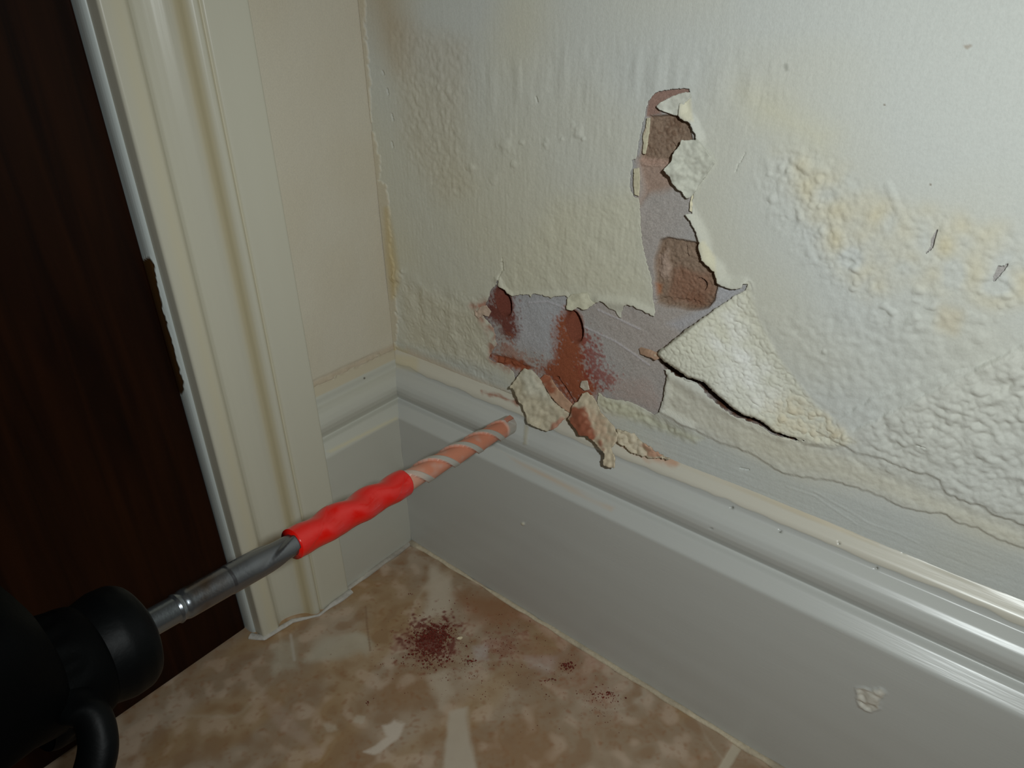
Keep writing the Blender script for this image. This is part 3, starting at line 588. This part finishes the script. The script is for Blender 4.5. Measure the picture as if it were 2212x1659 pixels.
def tube(name, ss, rf, mt, parent, K=96, colf=None, label=None, cap=True):
    n = len(ss); a = np.linspace(0, 2*np.pi, K, endpoint=False); S, A = np.meshgrid(ss, a, indexing='ij'); R = rf(S, A)
    Vv = (AX*S[..., None] + (E1*np.cos(A)[..., None] + E2*np.sin(A)[..., None])*R[..., None])
    i = np.arange(n-1)[:, None]*K; j = np.arange(K)[None]; j2 = (j+1) % K
    fc = np.stack([i+j, i+j2, i+K+j2, i+K+j], -1).reshape(-1, 4)[:, ::-1]
    c = colf(S, A, R) if colf is not None else None
    if cap:
        e0 = (AX*ss[0])[None]; e1 = (AX*ss[-1])[None]; Vv = np.concatenate([Vv.reshape(-1, 3), e0, e1]); k = n*K
        jj = np.arange(K); fc = np.concatenate([fc, np.stack([jj, (jj+1) % K, np.full(K, k), np.full(K, k)], -1)[:, :4]*1, np.stack([(n-1)*K+(jj+1) % K, (n-1)*K+jj, np.full(K, k+1), np.full(K, k+1)], -1)])
        if c is not None: c = np.concatenate([c.reshape(-1, 3), c[0, :1], c[-1, :1]])
    quads = fc; me = np_mesh(name, Vv, quads, mt, c)
    return link(name, me, parent, label=label)
bit = link('drill_bit', None, None, 'long steel masonry bit with red tape wrapped round its middle, pointing at the damaged wall', 'drill bit'); bit.location = TIP
RB = .0060; PITCH = .042; s_t0 = s_of(874); s_t1 = s_of(628); S_HEAD = .0105
def flute(S, A, ph=0.):
    k = ((A*HAND + S*2*np.pi/PITCH + ph)/np.pi) % 1.0            # two starts
    land = .23; x = np.clip((k-land)/(1-land), 0, 1)
    r = np.where(k < land, RB, RB*(.76 + .18*x**1.1)); r = r + RB*.06*(sm(k, land-.03, land) < .5)*0
    r = np.where(k > .985, RB*(.92+.08*(k-.985)/.015), r)
    return r, k
HAND = -1; PH = .12*math.pi - s_of(1003)*2*math.pi/PITCH
def r_flute(S, A):
    r, k = flute(S, A, PH); end = sm(S, .115, .135)                # flutes run out into the shank
    head = 1-sm(S, S_HEAD, S_HEAD+.002); r = r*(1-head*.8) + RB*.97*head*.8
    taper = sm(S, -.001, .0035); return r*(1-end) + RB*.93*end*1.0
def c_flute(S, A, R):
    _, k = flute(S, A, PH); c = np.ones(S.shape + (3,))*srgb(186, 182, 174)
    n = noise(S.shape, 5, 5, 101); f = sm(k, .19, .24)*(1-sm(k, .97, .995))*sm(S, .009, .013)*(1-sm(S, s_t0+.004, s_t0+.012))
    w = np.clip(f*(1.0 + .08*n), 0, 1)[..., None]; c = c*(1-w) + srgb(188, 120, 94)*w
    w = (sm(S, s_t0-.014, s_t0-.004)*(1-f*.5)*.7)[..., None]; c = c*(1-w) + srgb(190, 164, 148)*w
    return c
M_FL = mat('dusty_fluted_steel', rough=.45, spec=.5, bump=((900, 900, 900), .00005))
# metal only where the colour is grey (lands); dust is matt
nt = M_FL.node_tree; at_ = [n for n in nt.nodes if n.type == 'ATTRIBUTE'][0]; sp = nt.nodes.new('ShaderNodeSeparateColor'); su = nt.nodes.new('ShaderNodeMath'); su.operation = 'SUBTRACT'
nt.links.new(at_.outputs['Color'], sp.inputs[0]); nt.links.new(sp.outputs[0], su.inputs[0]); nt.links.new(sp.outputs[2], su.inputs[1])
mr = nt.nodes.new('ShaderNodeMapRange'); mr.inputs['From Min'].default_value = .06; mr.inputs['From Max'].default_value = .3; mr.inputs['To Min'].default_value = .5; mr.inputs['To Max'].default_value = 0
nt.links.new(su.outputs[0], mr.inputs['Value']); nt.links.new(mr.outputs[0], nt.nodes['Principled BSDF'].inputs['Metallic'])
tube('flute', np.arange(.0035, s_t0+.012, .0003), r_flute, M_FL, bit, 160, c_flute)
def r_tip(S, A):                              # faceted conical point with a cross-set plate
    f = np.clip(S/.0042, 0, 1); return RB*(.12 + .86*f**.8)*(1 + .03*np.cos(4*A))
tube('point', np.arange(.0, .0037, .0003), r_tip, M_FL, bit, 64, lambda S, A, R: np.ones(S.shape + (3,))*srgb(168, 132, 116))
bm = bmesh.new()                              # carbide plate: a bevelled roof-shaped blade across the tip
def loc(s, a, b): return Vector(AX*s + E1*a + E2*b)
pa = .55; ca, sa = math.cos(pa), math.sin(pa)
pts = []
for sgn in (-1, 1):
    for (s, w_) in ((.0100, .0064), (.0045, .0070), (-.0010, .0014), (-.0010, -.0014), (.0045, -.0070), (.0100, -.0064)):
        a = w_*ca - sgn*.0014*sa; b = w_*sa + sgn*.0014*ca; pts.append(bm.verts.new(loc(s, a, b)))
bm.faces.new(pts[:6][::-1]); bm.faces.new(pts[6:])
for i in range(6): bm.faces.new((pts[i], pts[(i+1) % 6], pts[6+(i+1) % 6], pts[6+i]))
bmesh.ops.recalc_face_normals(bm, faces=bm.faces); bmesh.ops.bevel(bm, geom=list(bm.edges), offset=.00015, segments=1, affect='EDGES')
bm_obj('carbide_tip', bm, M_CARB, bit)
def r_tape(S, A):
    t = (S-s_t0)/(s_t1-s_t0); r, k = flute(S, A, PH)
    w = .00055*np.cos(2*np.pi*(k-.1)) + .00030*np.cos(2*np.pi*S/.021 + A + 1) 
    seam = (A*HAND*-1 + S*2*np.pi/.050) % (2*np.pi)
    lap = .00022*sm(seam, 0, .12)*(1-sm(seam, 5.2, 6.28))
    mid = np.sin(np.clip(t, 0, 1)*np.pi)**.6
    rn = noise(S.shape, 6, 8, 111)*.00006
    r = .0064 + w*mid + lap + rn + .00025*mid
    return np.where((S < s_t0+.0004) | (S > s_t1-.0006 + .0*A), .0042, r)
ss = np.arange(s_t0, s_t1, .00035)
tube('depth_tape', ss, r_tape, M_TAPE, bit, 96, None)
s_c = LEN
def r_sh(S, A):
    r0 = .0058; r = np.full(S.shape, r0)
    r = np.where(S > s_c-.030, .0056, r)
    g = np.exp(-((S-(s_c-.011))/.0012)**2); r = r - .0005*g; r = np.where(S > s_c-.009, .0049, r)
    # flat run-out of the flute just behind the tape
    k = ((A*HAND + -S*2*np.pi/.09 + 2.2)/np.pi) % 1.0; w = (1-sm(S, s_t1+.006, s_t1+.022))*sm(k, .25, .3)*(1-sm(k, .8, .95)); return r - .0011*w
def c_sh(S, A, R):
    n = noise(S.shape, 9, 9, 121); n2 = noise(S.shape, 2, 2, 122); c = np.ones(S.shape + (3,))*np.array([.17, .175, .19]); w = np.clip(sm(S, s_t1+.028, s_t1+.05)*(.6 + .35*n + .2*n2), 0, .95)[..., None]
    c = c*(1-w) + np.array([.12, .08, .05])*w; w = sm(S, s_c-.016, s_c-.012)[..., None]; c = c*(1-w) + np.array([.2, .22, .24])*w; return c
tube('shank', np.arange(s_t1-.004, s_c+.02, .0005), r_sh, M_STEELD, bit, 96, c_sh)

# ------------------------------------------------------------------ power drill
M_RUB = mat('black_rubber', base=(.0012, .0016, .0018), rough=.5, spec=.10, bump=((400, 400, 400), .0001))
M_BLK = mat('black_plastic', base=(.0008, .0010, .0011), rough=.6, spec=.05, bump=((800, 800, 800), .00008))
drl = link('power_drill', None, None, 'black power drill in the lower left corner, its chuck gripping the bit', 'power drill'); O = TIP + AX*(LEN); drl.location = O
def lathe(name, prof, mt, parent, K=96, dents=None, label=None):
    n = len(prof); p = smooth(resample(prof, .0008), 2); a = np.linspace(0, 2*np.pi, K, endpoint=False); S = p[:, 0][:, None] + 0*a; R = p[:, 1][:, None] + 0*a; A = a[None] + 0*S
    if dents is not None: R = R + dents(S, A)
    Vv = AX*S[..., None] + (E1*np.cos(A)[..., None] + E2*np.sin(A)[..., None])*R[..., None]; n = len(p)
    i = np.arange(n-1)[:, None]*K; j = np.arange(K)[None]; j2 = (j+1) % K
    return link(name, np_mesh(name, Vv, np.stack([i+j, i+j2, i+K+j2, i+K+j], -1).reshape(-1, 4)[:, ::-1], mt), parent, label=label)
lathe('dust_cap', [(.003, .0047), (.002, .0062), (.0032, .0120), (.0055, .0168), (.0085, .0185), (.014, .0188), (.020, .0172), (.026, .0165)], M_RUB, drl)
lathe('chuck_sleeve', [(.018, .0150), (.021, .0180), (.024, .0188), (.038, .0200), (.040, .0190)], M_BLK, drl, dents=lambda S, A: .0004*np.cos(18*A)*sm(S, .026, .030)*(1-sm(S, .034, .037)))
# motor housing, pistol grip and battery foot that the tool stands on (mostly outside the frame)
dn = np.array([0, 0, -1.]); dn = dn - AX*(dn @ AX); dn /= np.linalg.norm(dn); sdv = np.cross(AX, dn)
def prism(name, secs, mt, parent, label=None):      # rounded sections: (centre, axis a, ra, axis b, rb)
    K = 40; a = np.linspace(0, 2*np.pi, K, endpoint=False); rows = []
    for cen, va, ra, vb, rb in secs:
        x = np.sign(np.cos(a))*np.abs(np.cos(a))**.6*ra; y = np.sign(np.sin(a))*np.abs(np.sin(a))**.6*rb; rows.append(cen + x[:, None]*va + y[:, None]*vb)
    Vv = np.array(rows); n = len(rows); i = np.arange(n-1)[:, None]*K; j = np.arange(K)[None]; j2 = (j+1) % K
    fc = np.stack([i+j, i+j2, i+K+j2, i+K+j], -1).reshape(-1, 4)
    Vv = np.concatenate([Vv.reshape(-1, 3), [secs[0][0]], [secs[-1][0]]]); k = n*K; jj = np.arange(K)
    fc = np.concatenate([fc, np.stack([(jj+1) % K, jj, np.full(K, k), np.full(K, k)], -1), np.stack([(n-1)*K+jj, (n-1)*K+(jj+1) % K, np.full(K, k+1), np.full(K, k+1)], -1)])
    me = np_mesh(name, Vv, fc, mt); bm = bmesh.new(); bm.from_mesh(me); bmesh.ops.recalc_face_normals(bm, faces=bm.faces); bm.to_mesh(me); bm.free(); return link(name, me, parent, label=label)
prism('gearbox', [(AX*.034 - dn*.006, dn, .017, sdv, .018), (AX*.037 - dn*.012, dn, .022, sdv, .022), (AX*.046 - dn*.018, dn, .025, sdv, .025), (AX*.100 - dn*.014, dn, .029, sdv, .029), (AX*.114 - dn*.004, dn, .034, sdv, .032)], M_BLK, drl)
prism('motor_housing', [(AX*.112, dn, .030, sdv, .030), (AX*.120, dn, .035, sdv, .034), (AX*.20, dn, .037, sdv, .035), (AX*.27, dn, .034, sdv, .032), (AX*.280, dn, .024, sdv, .022)], M_BLK, drl)
zf = -O[2]                                          # floor level relative to the drill's origin
gy = AX*.215
g0 = gy + dn*.03; g1 = np.array([g0[0]+.004, g0[1]-.012, zf+.062])
Xh, Yh = np.array([1., 0, 0]), np.array([0, 1., 0])
prism('grip', [(g0, Xh, .018, Yh, .026), ((g0*.6+g1*.4), Xh, .017, Yh, .021), (g1, Xh, .018, Yh, .023)], M_RUB, drl)
def rod(name, pts, rad, mt, parent, K=24):
    p = np.array(pts); n = len(p); out = []
    for i in range(n-1):
        a, b, c, d = p[max(i-1, 0)], p[i], p[i+1], p[min(i+2, n-1)]
        for t in np.linspace(0, 1, 12, endpoint=False): out.append(.5*(2*b + (c-a)*t + (2*a-5*b+4*c-d)*t*t + (3*b-a-3*c+d)*t**3))
    q_ = np.array(out + [p[-1]]); tn = np.gradient(q_, axis=0); tn /= np.linalg.norm(tn, axis=1)[:, None]
    u = np.cross(tn, sdv); u /= np.linalg.norm(u, axis=1)[:, None]; w = np.cross(tn, u); a = np.linspace(0, 2*np.pi, K, endpoint=False)
    Vv = q_[:, None] + rad*(u[:, None]*np.cos(a)[None, :, None] + w[:, None]*np.sin(a)[None, :, None]*1.25)
    i = np.arange(len(q_)-1)[:, None]*K; j = np.arange(K)[None]; j2 = (j+1) % K
    return link(name, np_mesh(name, Vv, np.stack([i+j, i+j2, i+K+j2, i+K+j], -1).reshape(-1, 4), mt), parent)
rod('side_handle', [at(150,1520,.205)-O, at(196,1545,.203)-O, at(212,1600,.201)-O, at(203,1660,.199)-O, at(170,1740,.197)-O, at(90,1800,.195)-O, at(20,1790,.197)-O, at(10,1700,.2)-O], .0048, M_RUB, drl)
bc = np.array([g1[0], g1[1]+.018, zf+.0])
prism('battery', [(bc + [0, 0, .0005], Xh, .036, Yh, .058), (bc + [0, 0, .004], Xh, .039, Yh, .062), (bc + [0, 0, .050], Xh, .039, Yh, .062), (bc + [0, 0, .066], Xh, .030, Yh, .045)], M_BLK, drl)

# ------------------------------------------------------------------ brick dust and chips on the floor
rng = np.random.default_rng(5)
def granules(name, clusters, mt, label, cat, parent=None):
    tet = np.array([[1, 0, -.5], [-.5, .87, -.5], [-.5, -.87, -.5], [0, 0, .9], [.3, .5, .5], [-.6, .1, .5]])
    fcs = np.array([[0, 1, 4], [0, 4, 3], [1, 5, 4], [4, 5, 3], [1, 2, 5], [2, 3, 5], [2, 0, 3], [0, 2, 1]])
    Vs, Fs = [], []; k = 0
    for (cu, cv, ru, rv, n, r0, r1) in clusters:
        for _ in range(n):
            a = rng.normal(size=2); u = cu + a[0]*ru; v = cv + a[1]*rv; p = bp(u, v, 2, 0.)
            if p[1] > -T1-.001 or p[0] < T1+.001: continue
            r = (r0 + (r1-r0)*rng.random()**3)*.5; an = rng.random()*6.28; R = np.array([[math.cos(an), -math.sin(an), 0], [math.sin(an), math.cos(an), 0], [0, 0, 1]])
            Vs.append((tet*(1+.3*rng.normal(size=tet.shape))*r*[1, 1, .7]) @ R.T + p + [0, 0, r*.25]); Fs.append(fcs + k); k += 6
    o = link(name, np_mesh(name, np.concatenate(Vs), np.concatenate(Fs), mt, smooth=False), parent, label, cat, kind='stuff'); return o
granules('brick_dust', [(915,1375,14,14,420,.0004,.0022),(950,1368,16,12,420,.0004,.0024),(930,1405,22,16,520,.0004,.0022),(925,1390,45,32,600,.0002,.0010),(1015,1430,9,6,40,.0006,.0022),(965,1420,5,5,30,.0005,.0018),(1085,1395,18,12,120,.0003,.0012),
 (1225,1440,8,6,90,.0004,.0020),(1228,1432,14,12,70,.0002,.001),(1315,1505,12,7,90,.0004,.0019),(1280,1500,14,10,70,.0003,.0014),(1310,1530,22,22,110,.0002,.001),(1000,1320,60,30,90,.0002,.0012),(1120,1370,50,25,140,.0002,.0011),(1010,1440,110,40,420,.0002,.0010),(1180,1470,80,45,200,.0002,.0010),(925,1440,8,6,30,.0005,.0016),(873,1432,3,2,8,.0005,.0014),(795,1518,3,3,10,.0005,.0014),(887,1284,3,2,12,.0005,.0014),(1190,1470,12,4,24,.0005,.0016),(1025,1462,10,5,28,.0005,.0014)],
 M_DUST, 'scatter of dark red brick dust on the beige tile below the drilled holes', 'brick dust')
M_CHIP = mat('plaster_crumb', base=srgb(226, 212, 180), rough=.9, spec=.1)
def chip(u, v, r, label, cat, seed, zf=1.):
    bm = bmesh.new(); bmesh.ops.create_icosphere(bm, subdivisions=2, radius=1); rr = random.Random(seed)
    for vtx in bm.verts: k = 1 + rr.uniform(-.25, .25); vtx.co = Vector((vtx.co.x*1.3*k, vtx.co.y*.8*k, max(-.45, vtx.co.z*.6*k)))*r
    o = bm_obj('plaster_chip', bm, M_CHIP, None, label=label, cat=cat); p = bp(u, v, 2, 0.); o.location = (p[0], p[1], r*.45); o.rotation_euler[2] = .9
chip(993, 1380, .0015, 'pale plaster chip on the tile just right of the densest dust pile', 'plaster chip', 3)
